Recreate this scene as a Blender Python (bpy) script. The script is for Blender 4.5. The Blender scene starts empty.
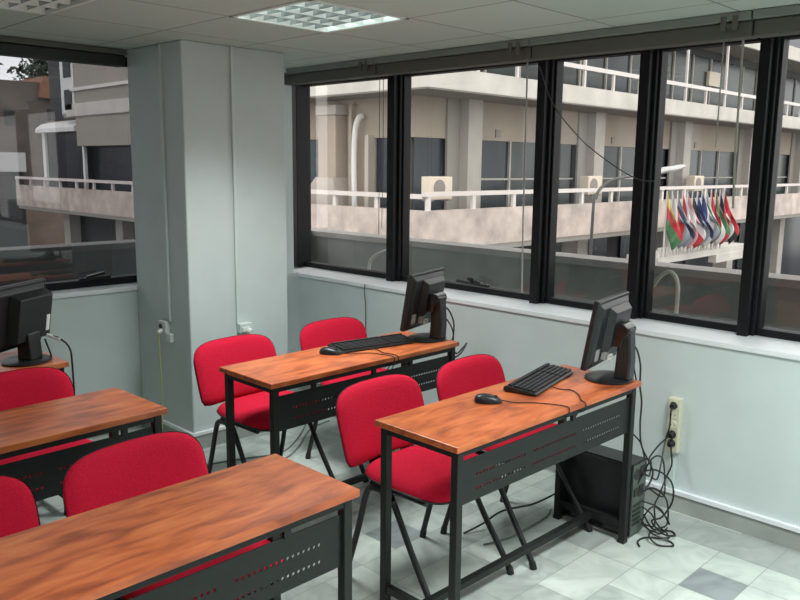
import bpy, bmesh, math, random
from mathutils import Vector, Matrix
random.seed(7)
S = bpy.context.scene
COL = S.collection
PI = math.pi

# ------------------------------------------------------------------ materials
def new_mat(name):
    m = bpy.data.materials.new(name); m.use_nodes = True
    nt = m.node_tree
    return m, nt, nt.nodes, nt.links, nt.nodes['Principled BSDF']

def mat(name, col, rough=.6, metal=0.0, var=0.0, scale=20, bump=0.0, spec=None, stretch=None):
    m, nt, N, L, b = new_mat(name)
    b.inputs['Base Color'].default_value = (*col, 1)
    b.inputs['Roughness'].default_value = rough
    b.inputs['Metallic'].default_value = metal
    if spec is not None: b.inputs['Specular IOR Level'].default_value = spec
    if var or bump:
        tc = N.new('ShaderNodeTexCoord'); nz = N.new('ShaderNodeTexNoise')
        nz.inputs['Scale'].default_value = scale; nz.inputs['Detail'].default_value = 6
        if stretch:
            mp = N.new('ShaderNodeMapping'); mp.inputs['Scale'].default_value = stretch
            L.new(tc.outputs['Object'], mp.inputs['Vector']); L.new(mp.outputs['Vector'], nz.inputs['Vector'])
        else:
            L.new(tc.outputs['Object'], nz.inputs['Vector'])
        if var:
            r = N.new('ShaderNodeValToRGB')
            r.color_ramp.elements[0].position = .3; r.color_ramp.elements[1].position = .7
            r.color_ramp.elements[0].color = (*[c*(1-var) for c in col], 1)
            r.color_ramp.elements[1].color = (*[min(1, c*(1+var)) for c in col], 1)
            L.new(nz.outputs['Fac'], r.inputs['Fac']); L.new(r.outputs['Color'], b.inputs['Base Color'])
        if bump:
            bp = N.new('ShaderNodeBump'); bp.inputs['Strength'].default_value = bump; bp.inputs['Distance'].default_value = .004
            L.new(nz.outputs['Fac'], bp.inputs['Height']); L.new(bp.outputs['Normal'], b.inputs['Normal'])
    return m

def emis(name, col, strength):
    m, nt, N, L, b = new_mat(name)
    b.inputs['Base Color'].default_value = (*col, 1)
    b.inputs['Emission Color'].default_value = (*col, 1); b.inputs['Emission Strength'].default_value = strength
    return m

def glass_mat(name, tint, refl=1.0):
    m, nt, N, L, b = new_mat(name); N.remove(b)
    out = [n for n in N if n.type == 'OUTPUT_MATERIAL'][0]
    tr = N.new('ShaderNodeBsdfTransparent'); tr.inputs['Color'].default_value = (*tint, 1)
    gl = N.new('ShaderNodeBsdfGlossy'); gl.inputs['Roughness'].default_value = 0.02
    fr = N.new('ShaderNodeFresnel'); fr.inputs['IOR'].default_value = 1.5
    mu = N.new('ShaderNodeMath'); mu.operation = 'MULTIPLY'; mu.inputs[1].default_value = refl
    mx = N.new('ShaderNodeMixShader')
    ge = N.new('ShaderNodeNewGeometry'); inv = N.new('ShaderNodeMath'); inv.operation = 'SUBTRACT'; inv.inputs[0].default_value = 1
    m2 = N.new('ShaderNodeMath'); m2.operation = 'MULTIPLY'          # reflect on the entering face only
    L.new(ge.outputs['Backfacing'], inv.inputs[1]); L.new(inv.outputs[0], m2.inputs[1])
    L.new(fr.outputs[0], mu.inputs[0]); L.new(mu.outputs[0], m2.inputs[0]); L.new(m2.outputs[0], mx.inputs[0]); L.new(tr.outputs[0], mx.inputs[1]); L.new(gl.outputs[0], mx.inputs[2])
    L.new(mx.outputs[0], out.inputs['Surface'])
    return m

def wood_mat():
    m, nt, N, L, b = new_mat('cherry_laminate')
    tc = N.new('ShaderNodeTexCoord'); oi = N.new('ShaderNodeObjectInfo')
    mp = N.new('ShaderNodeMapping'); mp.inputs['Scale'].default_value = (2.3, 8, 8)
    add = N.new('ShaderNodeVectorMath'); add.operation = 'ADD'
    sc = N.new('ShaderNodeVectorMath'); sc.operation = 'SCALE'; sc.inputs['Scale'].default_value = 37.0
    L.new(oi.outputs['Random'], sc.inputs[0]); L.new(tc.outputs['Object'], add.inputs[0]); L.new(sc.outputs['Vector'], add.inputs[1])
    L.new(add.outputs[0], mp.inputs['Vector'])
    n1 = N.new('ShaderNodeTexNoise'); n1.inputs['Scale'].default_value = 2.5; n1.inputs['Detail'].default_value = 8; n1.inputs['Distortion'].default_value = .5
    L.new(mp.outputs['Vector'], n1.inputs['Vector'])
    r = N.new('ShaderNodeValToRGB'); e = r.color_ramp.elements
    e[0].position = .33; e[0].color = (.30, .064, .022, 1); e[1].position = .68; e[1].color = (.68, .19, .06, 1)
    x = e.new(.5); x.color = (.54, .125, .038, 1)
    L.new(n1.outputs['Fac'], r.inputs['Fac'])
    n2 = N.new('ShaderNodeTexNoise'); n2.inputs['Scale'].default_value = 60; n2.inputs['Detail'].default_value = 4
    mp2 = N.new('ShaderNodeMapping'); mp2.inputs['Scale'].default_value = (.12, 1, 1)
    L.new(add.outputs[0], mp2.inputs['Vector']); L.new(mp2.outputs['Vector'], n2.inputs['Vector'])
    mx = N.new('ShaderNodeMixRGB'); mx.blend_type = 'OVERLAY'; mx.inputs['Fac'].default_value = .22
    L.new(r.outputs['Color'], mx.inputs['Color1']); L.new(n2.outputs['Fac'], mx.inputs['Color2'])
    L.new(mx.outputs['Color'], b.inputs['Base Color'])
    b.inputs['Roughness'].default_value = .33
    return m

def floor_mat(name, lo, hi):
    m, nt, N, L, b = new_mat(name)
    tc = N.new('ShaderNodeTexCoord')
    nz = N.new('ShaderNodeTexNoise'); nz.inputs['Scale'].default_value = 4.5; nz.inputs['Detail'].default_value = 9; nz.inputs['Distortion'].default_value = 1.8
    L.new(tc.outputs['Object'], nz.inputs['Vector'])
    r = N.new('ShaderNodeValToRGB'); e = r.color_ramp.elements
    e[0].position = .34; e[0].color = (*[c*.9 for c in lo], 1); e[1].position = .62; e[1].color = (*[c*.92 for c in hi], 1)
    L.new(nz.outputs['Fac'], r.inputs['Fac']); L.new(r.outputs['Color'], b.inputs['Base Color'])
    b.inputs['Roughness'].default_value = .28
    return m

def ceiling_mat():
    m, nt, N, L, b = new_mat('mineral_ceiling_tiles')
    tc = N.new('ShaderNodeTexCoord'); mp = N.new('ShaderNodeMapping')
    mp.inputs['Location'].default_value = (-2.085+.57*20, -2.585+.573*20, 0)
    L.new(tc.outputs['Object'], mp.inputs['Vector'])
    br = N.new('ShaderNodeTexBrick'); br.offset = 0; br.squash = 1
    br.inputs['Scale'].default_value = 1; br.inputs['Brick Width'].default_value = .57; br.inputs['Row Height'].default_value = .573
    br.inputs['Mortar Size'].default_value = .006; br.inputs['Mortar Smooth'].default_value = .25
    br.inputs['Color1'].default_value = (.535, .63, .575, 1); br.inputs['Color2'].default_value = (.57, .66, .605, 1); br.inputs['Mortar'].default_value = (.27, .29, .27, 1)  # thin shadows along the tile grid are put into the joint colour
    L.new(mp.outputs['Vector'], br.inputs['Vector'])
    L.new(br.outputs['Color'], b.inputs['Base Color']); b.inputs['Roughness'].default_value = .9
    nz = N.new('ShaderNodeTexNoise'); nz.inputs['Scale'].default_value = 120
    L.new(tc.outputs['Object'], nz.inputs['Vector'])
    bp = N.new('ShaderNodeBump'); bp.inputs['Strength'].default_value = .15; bp.inputs['Distance'].default_value = .003
    L.new(nz.outputs['Fac'], bp.inputs['Height']); L.new(bp.outputs['Normal'], b.inputs['Normal'])
    return m

M = dict(
    wall=mat('painted_plaster', (.645, .705, .705), .75, var=.03, scale=6, bump=.15),
    sill=mat('white_sill', (.86, .87, .90), .45, var=.03, scale=9),
    white=mat('white_plastic', (.8, .81, .78), .4),
    trunk=mat('pale_trunking', (.66, .73, .71), .5),
    skirt=mat('grey_marble_skirting', (.36, .38, .355), .35, var=.15, scale=5),
    black=mat('black_aluminium', (.010, .010, .012), .5, spec=.25),
    steel=mat('charcoal_painted_steel', (.014, .016, .015), .45, var=.1, scale=60, spec=.3),
    chairsteel=mat('black_tube_steel', (.014, .014, .016), .35),
    shell=mat('black_plastic_shell', (.012, .012, .014), .5),
    red=mat('red_upholstery', (.60, .012, .042), .95, var=.16, scale=240, bump=.6, spec=.15),
    wood=wood_mat(), edge=mat('cherry_edge_band', (.42, .135, .06), .3, var=.12, scale=30, stretch=(.2, 1, 1)),
     ceil=ceiling_mat(),
    glass=glass_mat('window_glass', (.97, .98, .98), 1.7), tinted=glass_mat('grey_window_glass', (.60, .61, .63), 1.7),
    fglass=mat('dark_facade_glass', (.024, .03, .042), .2, var=.4, scale=.7, spec=.25),
    fglass2=mat('teal_facade_glass', (.034, .045, .044), .2, var=.4, scale=.9, spec=.25),
    blind=mat('grey_green_blind_rail', (.235, .265, .245), .5),
    blind2=mat('brown_grey_valance', (.115, .115, .10), .55),
    backblind=mat('dark_blind_rail', (.03, .034, .034), .5),
    cord=mat('pale_cord', (.45, .43, .38), .7), darkcord=mat('grey_cord', (.10, .10, .10), .7),
    hose=mat('grey_conduit', (.55, .53, .48), .5),
    plastic=mat('black_plastic', (.014, .015, .017), .38), gloss=mat('glossy_black', (.012, .012, .014), .15),
    keys=mat('black_keys', (.02, .021, .024), .45), grey=mat('grey_label', (.32, .33, .34), .5),
    screen=mat('dark_screen', (.008, .009, .012), .2),
    cable=mat('black_cable', (.012, .012, .013), .45), gcable=mat('grey_floor_cable', (.22, .24, .23), .6),
    yellow=mat('pale_yellow_cable', (.55, .58, .22), .6),
    beige=mat('beige_socket_strip', (.72, .70, .54), .5), socket=mat('dark_socket', (.03, .03, .03), .5),
    louver=mat('aluminium_louver', (.50, .54, .55), .25, metal=.6),
    lightbox=mat('white_enamel', (.8, .84, .82), .4),
    tube=emis('lamp_tube', (.86, 1.0, .96), 10.0), tube_off=mat('unlit_tube', (.6, .5, .46), .4),
    marble=mat('pinkish_marble_panels', (.56, .46, .41), .6, var=.30, scale=2.2),
    cream=mat('cream_render', (.36, .305, .245), .85, var=.06, scale=1.5),
    tan=mat('tan_render', (.36, .32, .28), .85, var=.06, scale=1.2),
    pier=mat('grey_stone_pier', (.42, .39, .35), .8, var=.1, scale=2),
    slab=mat('pale_concrete_band', (.61, .575, .52), .75, var=.14, scale=1.5),
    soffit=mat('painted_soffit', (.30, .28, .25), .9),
    rail=mat('white_painted_rail', (.72, .67, .64), .5),
    railstone=mat('white_rail', (.74, .66, .62), .6),
    parapet=mat('grey_cement', (.24, .25, .24), .85, var=.1, scale=5), cap=mat('cement_coping', (.36, .34, .325), .8, var=.1, scale=6),
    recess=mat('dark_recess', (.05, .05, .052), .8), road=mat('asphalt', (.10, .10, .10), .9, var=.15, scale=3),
    hill=mat('brown_hillside', (.17, .125, .095), .95, var=.3, scale=.6), roof=mat('terracotta_roof', (.30, .14, .085), .9, var=.15, scale=2),
    leaf=mat('dark_foliage', (.035, .055, .03), .8, var=.5, scale=1.5), bark=mat('bark', (.08, .055, .04), .9),
    duct=mat('beige_duct', (.40, .325, .265), .7, var=.08, scale=2), duct2=mat('pale_duct', (.47, .41, .36), .6),
    ac=mat('aged_cream_casing', (.72, .62, .5), .6), acd=mat('ac_grille', (.25, .22, .2), .6),
    awn=mat('white_awning', (.75, .74, .72), .6), lampm=mat('lamp_housing', (.45, .45, .43), .4),
    pole=mat('dark_lamp_pole', (.06, .058, .055), .5), fpole=mat('white_flag_pole', (.62, .60, .57), .5),
)
FLAGC = {k: mat('flag_'+k, v, .85) for k, v in dict(red=(.5, .04, .05), yellow=(.6, .45, .06), green=(.08, .2, .09), blue=(.07, .09, .25), navy=(.03, .035, .09),
         white=(.6, .58, .58), pink=(.55, .28, .30), grey=(.25, .27, .30), brown=(.22, .17, .1), black=(.025, .025, .03)).items()}

# ------------------------------------------------------------------ mesh helpers
class MB:
    def __init__(s): s.bm = bmesh.new(); s.mi = 0
    def _tag(s, n0):
        s.bm.faces.ensure_lookup_table()
        for f in s.bm.faces[n0:]: f.material_index = s.mi
    def box(s, x0, x1, y0, y1, z0, z1):
        n0 = len(s.bm.faces)
        v = [s.bm.verts.new((x, y, z)) for z in (z0, z1) for y in (y0, y1) for x in (x0, x1)]
        for q in ((0, 2, 3, 1), (4, 5, 7, 6), (0, 1, 5, 4), (1, 3, 7, 5), (3, 2, 6, 7), (2, 0, 4, 6)):
            s.bm.faces.new([v[i] for i in q])
        s._tag(n0); return s
    def bar(s, a, b, w, h=None, up=(0, 0, 1)):
        """rectangular bar from a to b"""
        h = h or w; a, b = Vector(a), Vector(b); d = (b-a).normalized(); u = Vector(up)
        if abs(d.dot(u)) > .95: u = Vector((0, 1, 0))
        r = d.cross(u).normalized(); u = r.cross(d)
        n0 = len(s.bm.faces); V = []
        for p in (a, b):
            for i, j in ((-1, -1), (1, -1), (1, 1), (-1, 1)): V.append(s.bm.verts.new(p+r*i*w/2+u*j*h/2))
        for q in ((3, 2, 1, 0), (4, 5, 6, 7), (0, 1, 5, 4), (1, 2, 6, 5), (2, 3, 7, 6), (3, 0, 4, 7)): s.bm.faces.new([V[i] for i in q])
        s._tag(n0); return s
    def tube(s, pts, r, n=10, cap=True, rx=None):
        """round tube along a polyline"""
        pts = [Vector(p) for p in pts]; n0 = len(s.bm.faces); rings = []; prev = None
        for i, p in enumerate(pts):
            t = (pts[min(i+1, len(pts)-1)]-pts[max(i-1, 0)]).normalized()
            if prev is None:
                u = Vector((0, 0, 1)) if abs(t.z) < .9 else Vector((1, 0, 0))
                u = (u-t*u.dot(t)).normalized()
            else: u = (prev-t*prev.dot(t)).normalized()
            prev = u; w = t.cross(u); rr = r[i] if isinstance(r, (list, tuple)) else r
            rings.append([s.bm.verts.new(p+(u*math.cos(2*PI*k/n)*(rx or 1)+w*math.sin(2*PI*k/n))*rr) for k in range(n)])
        for A, B in zip(rings, rings[1:]):
            for k in range(n): s.bm.faces.new((A[k], A[(k+1) % n], B[(k+1) % n], B[k]))
        if cap: s.bm.faces.new(rings[0][::-1]); s.bm.faces.new(rings[-1])
        s._tag(n0); return s
    def lathe(s, prof, n=32, c=(0, 0, 0), sx=1, sy=1):
        n0 = len(s.bm.faces); rings = []
        for r, z in prof:
            rings.append([s.bm.verts.new((c[0]+r*sx*math.cos(2*PI*k/n), c[1]+r*sy*math.sin(2*PI*k/n), c[2]+z)) for k in range(n)])
        for A, B in zip(rings, rings[1:]):
            for k in range(n): s.bm.faces.new((A[k], A[(k+1) % n], B[(k+1) % n], B[k]))
        s.bm.faces.new(rings[0][::-1]); s.bm.faces.new(rings[-1]); s._tag(n0); return s
    def prism(s, poly, axis, a, b):
        """polygon (2D) extruded along axis from a to b"""
        n0 = len(s.bm.faces)
        def P(p, t): return {'x': (t, p[0], p[1]), 'y': (p[0], t, p[1]), 'z': (p[0], p[1], t)}[axis]
        A = [s.bm.verts.new(P(p, a)) for p in poly]; B = [s.bm.verts.new(P(p, b)) for p in poly]; n = len(poly)
        for k in range(n): s.bm.faces.new((A[k], A[(k+1) % n], B[(k+1) % n], B[k]))
        s.bm.faces.new(A[::-1]); s.bm.faces.new(B); s._tag(n0); return s
    def xf(s, mtx):
        bmesh.ops.transform(s.bm, matrix=mtx, verts=s.bm.verts); return s
    def build(s, name, mats, parent=None, bevel=0, smooth=False, seg=2):
        bm = s.bm; bmesh.ops.recalc_face_normals(bm, faces=bm.faces)
        if name == 'floor':
            for f in bm.faces:
                if f.normal.z < 0 and f.calc_center_median().z > -.05: f.normal_flip()
        me = bpy.data.meshes.new(name); bm.to_mesh(me); bm.free()
        for m in (mats if isinstance(mats, (list, tuple)) else [mats]): me.materials.append(m)
        o = bpy.data.objects.new(name, me); COL.objects.link(o)
        if smooth:
            for p in me.polygons: p.use_smooth = True
            try: me.set_sharp_from_angle(angle=math.radians(40))
            except Exception: pass
        if bevel:
            md = o.modifiers.new('bevel', 'BEVEL'); md.width = bevel; md.segments = seg; md.limit_method = 'ANGLE'
        if parent: o.parent = parent
        return o

def catmull(pts, k=8):
    P = [Vector(p) for p in pts]; out = []
    for i in range(len(P)-1):
        a, b, c, d = P[max(i-1, 0)], P[i], P[i+1], P[min(i+2, len(P)-1)]
        for j in range(k):
            t = j/k
            out.append(.5*((2*b)+(c-a)*t+(2*a-5*b+4*c-d)*t*t+(-a+3*b-3*c+d)*t**3))
    out.append(P[-1]); return out
def cable(name, pts, r, m, parent=None, k=8, n=8):
    return MB().tube(catmull(pts, k), r, n).build(name, m, parent, smooth=True)
def tag(o, label, cat, group=None, kind=None):
    o['label'] = label; o['category'] = cat
    if group: o['group'] = group
    if kind: o['kind'] = kind
    return o
def empty(name, loc=(0, 0, 0), rz=0):
    o = bpy.data.objects.new(name, None); o.location = loc; o.rotation_euler = (0, 0, rz); o.empty_display_size = .1
    COL.objects.link(o); return o
def thing(name, label, cat, loc=(0, 0, 0), rz=0, group=None): return tag(empty(name, loc, rz), label, cat, group)
def copy_tree(o, parent=None):
    c = o.copy(); COL.objects.link(c)
    if parent: c.parent = parent
    for ch in [x for x in bpy.data.objects if x.parent == o]: copy_tree(ch, c)
    return c
def struct(o, label, cat): o['kind'] = 'structure'; o['label'] = label; o['category'] = cat; return o

# ------------------------------------------------------------------ room shell
XW, YB, XL, YF, ZC = 3.542, 4.54, -3.2, -3.4, 2.295
XG, YG = 3.83, 4.70          # glass planes
FLOORM = [mat('tile_joint', (.33, .35, .33), .6), floor_mat('marble_pale', (.50, .55, .52), (.66, .71, .66)), floor_mat('marble_mid', (.42, .46, .44), (.58, .63, .59)),
          floor_mat('marble_light', (.55, .60, .56), (.70, .745, .70)), floor_mat('marble_grey', (.24, .265, .275), (.34, .365, .375)), floor_mat('marble_soft_grey', (.36, .39, .38), (.48, .51, .49))]
fb = MB(); fb.box(XL, 4.0, YF, 4.9, -.15, -.001); rnd = random.Random(21)
def tile(x0, x1, y0, y1, mi):
    g = .0016
    f = fb.bm.faces.new([fb.bm.verts.new(p) for p in ((x0+g, y0+g, 0), (x1-g, y0+g, 0), (x1-g, y1-g, 0), (x0+g, y1-g, 0))]); f.material_index = mi
DARK = {(2.88, 1.066): 4, (2.28, 2.266): 4, (2.88, 1.666): 5, (2.08, 1.466): 5, (2.68, .666): 4, (3.08, .466): 5, (2.28, 1.066): 5}
for j in range(-22, 20):
    y0 = round(1.066+.2*j, 3); x = 3.28; first = True
    while x > XL+.1:
        key = (round(x-.2, 2), y0)
        if key in DARK: w_, mi = .2, DARK[key]
        else:
            w_ = .2 if (j == 0 and first) or rnd.random() < .30 else .4
            if (round(x-.4, 2), y0) in DARK: w_ = .2
            mi = rnd.choice((1, 1, 1, 2, 2, 3, 3)) if rnd.random() > .10 else (5 if w_ > .3 else rnd.choice((4, 5)))
        tile(x-w_, x, y0, y0+.2, mi); x -= w_; first = False
for j in range(-12, 10): tile(3.28, 3.515, 1.066+.4*j, 1.466+.4*j, rnd.choice((1, 2, 3, 3, 5)))
for j in range(-12, 10): tile(3.515, 4.0, 1.266+.4*j, 1.666+.4*j, rnd.choice((1, 2, 5)))
struct(fb.build('floor', FLOORM), 'marble tiled classroom floor in pale and grey blocks', 'floor')
# suspended ceiling: tile cells with openings for the two recessed lamps
TX, TY, X0, Y0 = .57, .573, 2.085, 2.585
HOLES = [(0, 0), (-2, 1)]
cb = MB()
xs = [XL]+[X0+TX*i for i in range(-9, 4)]+[4.0]; ys = [YF]+[Y0+TY*j for j in range(-10, 5)]+[4.9]
xs = [x for x in xs if XL <= x <= 4.0]; ys = [y for y in ys if YF <= y <= 4.9]
for i in range(len(xs)-1):
    for j in range(len(ys)-1):
        ci = round((xs[i]-X0)/TX) if abs((xs[i]-X0)/TX-round((xs[i]-X0)/TX)) < .01 else 99
        cj = round((ys[j]-Y0)/TY) if abs((ys[j]-Y0)/TY-round((ys[j]-Y0)/TY)) < .01 else 99
        if (ci, cj) in HOLES: continue
        cb.box(xs[i], xs[i+1], ys[j], ys[j+1], ZC, ZC+.02)
struct(cb.build('ceiling', M['ceil']), 'suspended ceiling of grey mineral tiles', 'ceiling')
struct(MB().box(XL, 4.0, YF, 4.9, ZC+.25, ZC+.4).build('ceiling_slab', M['wall']), 'concrete slab above the suspended ceiling', 'ceiling')
struct(MB().box(XW, 3.92, YF, 4.9, 0, .842).build('wall_right', M['wall']), 'pale wall under the long window on the right', 'wall')
struct(MB().box(XW, 3.92, YF, 4.9, 2.27, ZC+.3).build('wall_right_lintel', M['wall']), 'lintel above the long window on the right', 'wall')
struct(MB().box(XL, XW, YB, 4.9, 0, .872).build('wall_back', M['wall']), 'pale wall under the back window', 'wall')
struct(MB().box(XL, XW, YB, 4.9, 2.27, ZC+.3).build('wall_back_lintel', M['wall']), 'lintel above the back window', 'wall')
struct(MB().box(XL-.15, XL, YF, 4.9, 0, ZC+.3).build('wall_left', M['wall']), 'left wall of the room', 'wall')
struct(MB().box(XL, 4.0, YF-.15, YF, 0, ZC+.3).build('wall_front', M['wall']), 'wall behind the viewer', 'wall')
KX0, KX1, KY = 2.285, 2.972, 3.926
struct(MB().box(KX0, KX1, KY, 4.54, 0, ZC).build('column', M['wall'], bevel=.008), 'square painted column in the corner between the two windows', 'column')
struct(MB().box(KX1-.02, XW, 4.60, 4.9, .87, ZC).build('wall_back_pier', M['wall']), 'wall behind the column', 'wall')
struct(MB().box(XW-.012, 3.87, YF, 4.70, .842, .868).build('trim_1', M['sill'], bevel=.004), 'white window sill of the long right window', 'trim')
struct(MB().box(XL, KX0, YB-.012, YB, .872, .898).box(XL, KX1-.03, YB, 4.78, .872, .898).build('trim_2', M['sill'], bevel=.004), 'white window sill of the back window', 'trim')
# skirting
sk = MB(); sk.mi = 0; sk.box(XW-.014, XW, YF, YB, 0, .088); sk.mi = 1; sk.box(XW-.022, XW, YF, YB, .088, .108)
struct(sk.build('baseboard_right', [M['skirt'], M['sill']]), 'grey marble skirting with white lip under the long window', 'baseboard')
sk = MB(); sk.mi = 0; sk.box(KX0-.012, KX0, KY-.012, YB, 0, .088).box(KX0, KX1, KY-.012, KY, 0, .088); sk.mi = 1
sk.box(KX0-.018, KX0, KY-.018, YB, .088, .106).box(KX0, KX1, KY-.018, KY, .088, .106)
struct(sk.build('baseboard_column', [M['skirt'], M['sill']]), 'grey marble skirting with white lip around the column', 'baseboard')
sk = MB(); sk.mi = 0; sk.box(XL, KX0, YB-.012, YB, 0, .088); sk.mi = 1; sk.box(XL, KX0, YB-.018, YB, .088, .106)
struct(sk.build('baseboard_back', [M['skirt'], M['sill']]), 'grey marble skirting under the back window', 'baseboard')

# long right window: posts (trim) and panes
POSTS = [(4.80, 4.90), (3.771, 3.834), (2.595, 2.647), (1.980, 2.034), (1.404, 1.453), (.81, .862), (.21, .262), (-.98, -.928), (-2.17, -2.118), (-3.4, -3.3)]
for k, (a, b) in enumerate(POSTS):
    pb = MB().box(3.735, 3.87, a, b, .868, 2.28)
    if k: pb.box(3.80, 3.87, a-.03, a, .868, 2.28).box(3.775, 3.80, a-.018, a, .868, 2.28)
    struct(pb.build('trim_%d' % (k+3), M['black'], bevel=.004), 'black metal post of the long right window', 'trim')
wn = 1
LATCH = {1: (2.985, 3.235)}
for k in range(len(POSTS)-1):
    y1 = POSTS[k][0]-(.03 if k else 0); y0 = POSTS[k+1][1]
    fr = MB().box(3.80, 3.87, y0, y1, .868, .904).box(3.80, 3.87, y0, y1, 2.22, 2.28)
    fr.box(3.81, 3.87, y0, y0+.012, .904, 2.22)
    w = struct(fr.build('window_%d' % wn, M['black'], bevel=.003), 'fixed pane in black frame of the long right window', 'window')
    MB().box(XG, XG+.006, y0, y1, .904, 2.22).build('glass_pane', M['glass'], w)
    if k in LATCH:
        a, b = LATCH[k]
        MB().bar((3.785, a, .923), (3.785, b, .930), .028, .016).bar((3.77, a+.06, .935), (3.77, b-.10, .955), .022, .018).tube([(3.76, 3.10, .93), (3.76, 3.10, .965)], .011).build('latch_handle', M['gloss'], w, bevel=.003)
    wn += 1
# back window
fr = MB().box(XL, KX1-.03, 4.67, 4.74, .898, .943).box(XL, KX1-.03, 4.67, 4.74, 2.22, 2.28).box(KX1-.07, KX1-.03, 4.67, 4.74, .94, 2.22)
for x in (.9, -.4, -1.7): fr.box(x-.05, x+.05, 4.62, 4.74, .898, 2.28)
w = struct(fr.build('window_%d' % wn, M['black'], bevel=.003), 'back window in dark frame', 'window')
MB().box(XL, KX1-.07, YG, YG+.006, .943, 2.22).build('glass_pane', M['tinted'], w)
MB().bar((1.98, 4.65, .952), (2.17, 4.65, .955), .026, .018, ).bar((2.02, 4.64, .965), (2.13, 4.64, .982), .02, .016).build('latch_handle', M['gloss'], w, bevel=.003)

# ------------------------------------------------------------------ blinds
def blind(y0, y1, label):
    t = thing('roller_blind', label, 'blind', (3.50, (y0+y1)/2, 2.19), 0, 'blind head rails over the long window')
    h = (y1-y0)/2-.004
    MB().box(-.052, .05, -h, h, .068, .103).build('head_rail', M['blind'], t, bevel=.003)
    MB().box(-.030, .05, -h, h, .0, .066).build('valance', M['blind2'], t, bevel=.006)
    br = MB().box(-.058, -.045, -h+.05, -h+.075, .03, .09).box(-.058, -.045, -h+.10, -h+.125, .03, .09).box(-.05, -.03, -h+.05, -h+.125, .045, .06)
    br.build('bracket', M['blind2'], t, bevel=.003)
    return t, h
SEC = [(3.665, 4.60, 'grey blind head rail beside the column, above the leftmost pane of the long window'), (2.505, 3.665, 'grey blind head rail above the pane behind the middle monitor, with one long pale cord'),
       (1.385, 2.505, 'grey blind head rail above the two narrow panes, with a slack grey cord'), (.20, 1.385, 'grey blind head rail at the right edge of the photo above the last pane')]
for i, (a, b, lab) in enumerate(SEC):
    t, h = blind(a, b, lab)
    if i == 0:
        MB().tube([(.10, -h+.06, .03), (.10, -h+.06, -.55), (.095, -h+.062, -.95)], .0022, 6).tube([(.10, -h+.095, .03), (.10, -h+.095, -1.0)], .0022, 6).build('pull_cord', M['darkcord'], t)
    if i == 1:
        MB().tube([(.10, -h+.11, .03), (.10, -h+.10, -.9), (.10, -h+.09, -1.24)], .0045, 6).build('pull_cord', M['cord'], t)
    if i == 2:
        MB().tube([(.10, -h+.085, .03), (.10, -h+.08, -.5), (.10, -h+.07, -.72)], .005, 6).tube([(.10, -h+.17, .03), (.10, -h+.17, -.45)], .003, 6).build('pull_cord', M['cord'], t)
        cable('slack_cord', [(.10-.0, 2.54-1.945, -.02), (.10, 2.445-1.945, -.218), (.10, 2.28-1.945, -.39), (.10, 2.127-1.945, -.50), (.10, 1.95-1.945, -.594), (.10, 1.844-1.945, -.606)], .0028, M['darkcord'], t)
t = thing('roller_blind', 'dark blind head rail above the back window left of the column', 'blind', (-.4, 4.56, 2.2))
MB().box(-2.6, 2.675, -.03, .06, .0, .06).build('valance', M['backblind'], t, bevel=.006)
MB().box(-2.6, 2.675, -.05, .05, .062, .092).build('head_rail', M['blind2'], t, bevel=.003)

# ------------------------------------------------------------------ recessed ceiling lamps
def troffer(ci, cj, label, lit):
    cx, cy = X0+TX*(ci+.5), Y0+TY*(cj+.5); hx, hy = TX/2, TY/2
    t = thing('ceiling_light', label, 'ceiling light', (cx, cy, ZC), 0, 'recessed ceiling lights')
    fr = MB().box(-hx, hx, -hy, -hy+.022, -.006, .012).box(-hx, hx, hy-.022, hy, -.006, .012).box(-hx, -hx+.022, -hy, hy, -.006, .012).box(hx-.022, hx, -hy, hy, -.006, .012)
    fr.build('frame', M['lightbox'], t, bevel=.002)
    bx = MB().box(-hx+.004, hx-.004, -hy+.004, hy-.004, .085, .09).box(-hx+.004, -hx+.01, -hy, hy, 0, .09).box(hx-.01, hx-.004, -hy, hy, 0, .09).box(-hx, hx, -hy+.004, -hy+.01, 0, .09).box(-hx, hx, hy-.01, hy-.004, 0, .09)
    bx.build('housing', M['lightbox'], t)
    lv = MB()
    for k in range(1, 7):                       # cross blades, V section
        x = -hx+.022+(TX-.044)*k/7
        lv.prism([(x-.016, .050), (x, .0), (x+.016, .050)], 'y', -hy+.022, hy-.022)
    rf_ = MB()
    for k in range(0, 5):                       # lengthwise reflectors
        y = -hy+.022+(TY-.044)*k/4
        rf_.prism([(y-.030, .055), (y, -.001), (y+.030, .055)], 'x', -hx+.022, hx-.022)
    lv.build('louver', M['louver'], t)
    rf_.build('reflector', M['lightbox'], t)
    for k in range(4):
        y = -hy+.022+(TY-.044)*(k+.5)/4
        MB().tube([(-hx+.02, y, .068), (hx-.02, y, .068)], .013, 12).build('lamp_tube', M['tube'] if lit else M['tube_off'], t, smooth=True)
troffer(0, 0, 'lit square ceiling lamp with a bright louver grid near the column', True)
troffer(-2, 1, 'square ceiling lamp cut by the top left corner of the photo', False)

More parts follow.
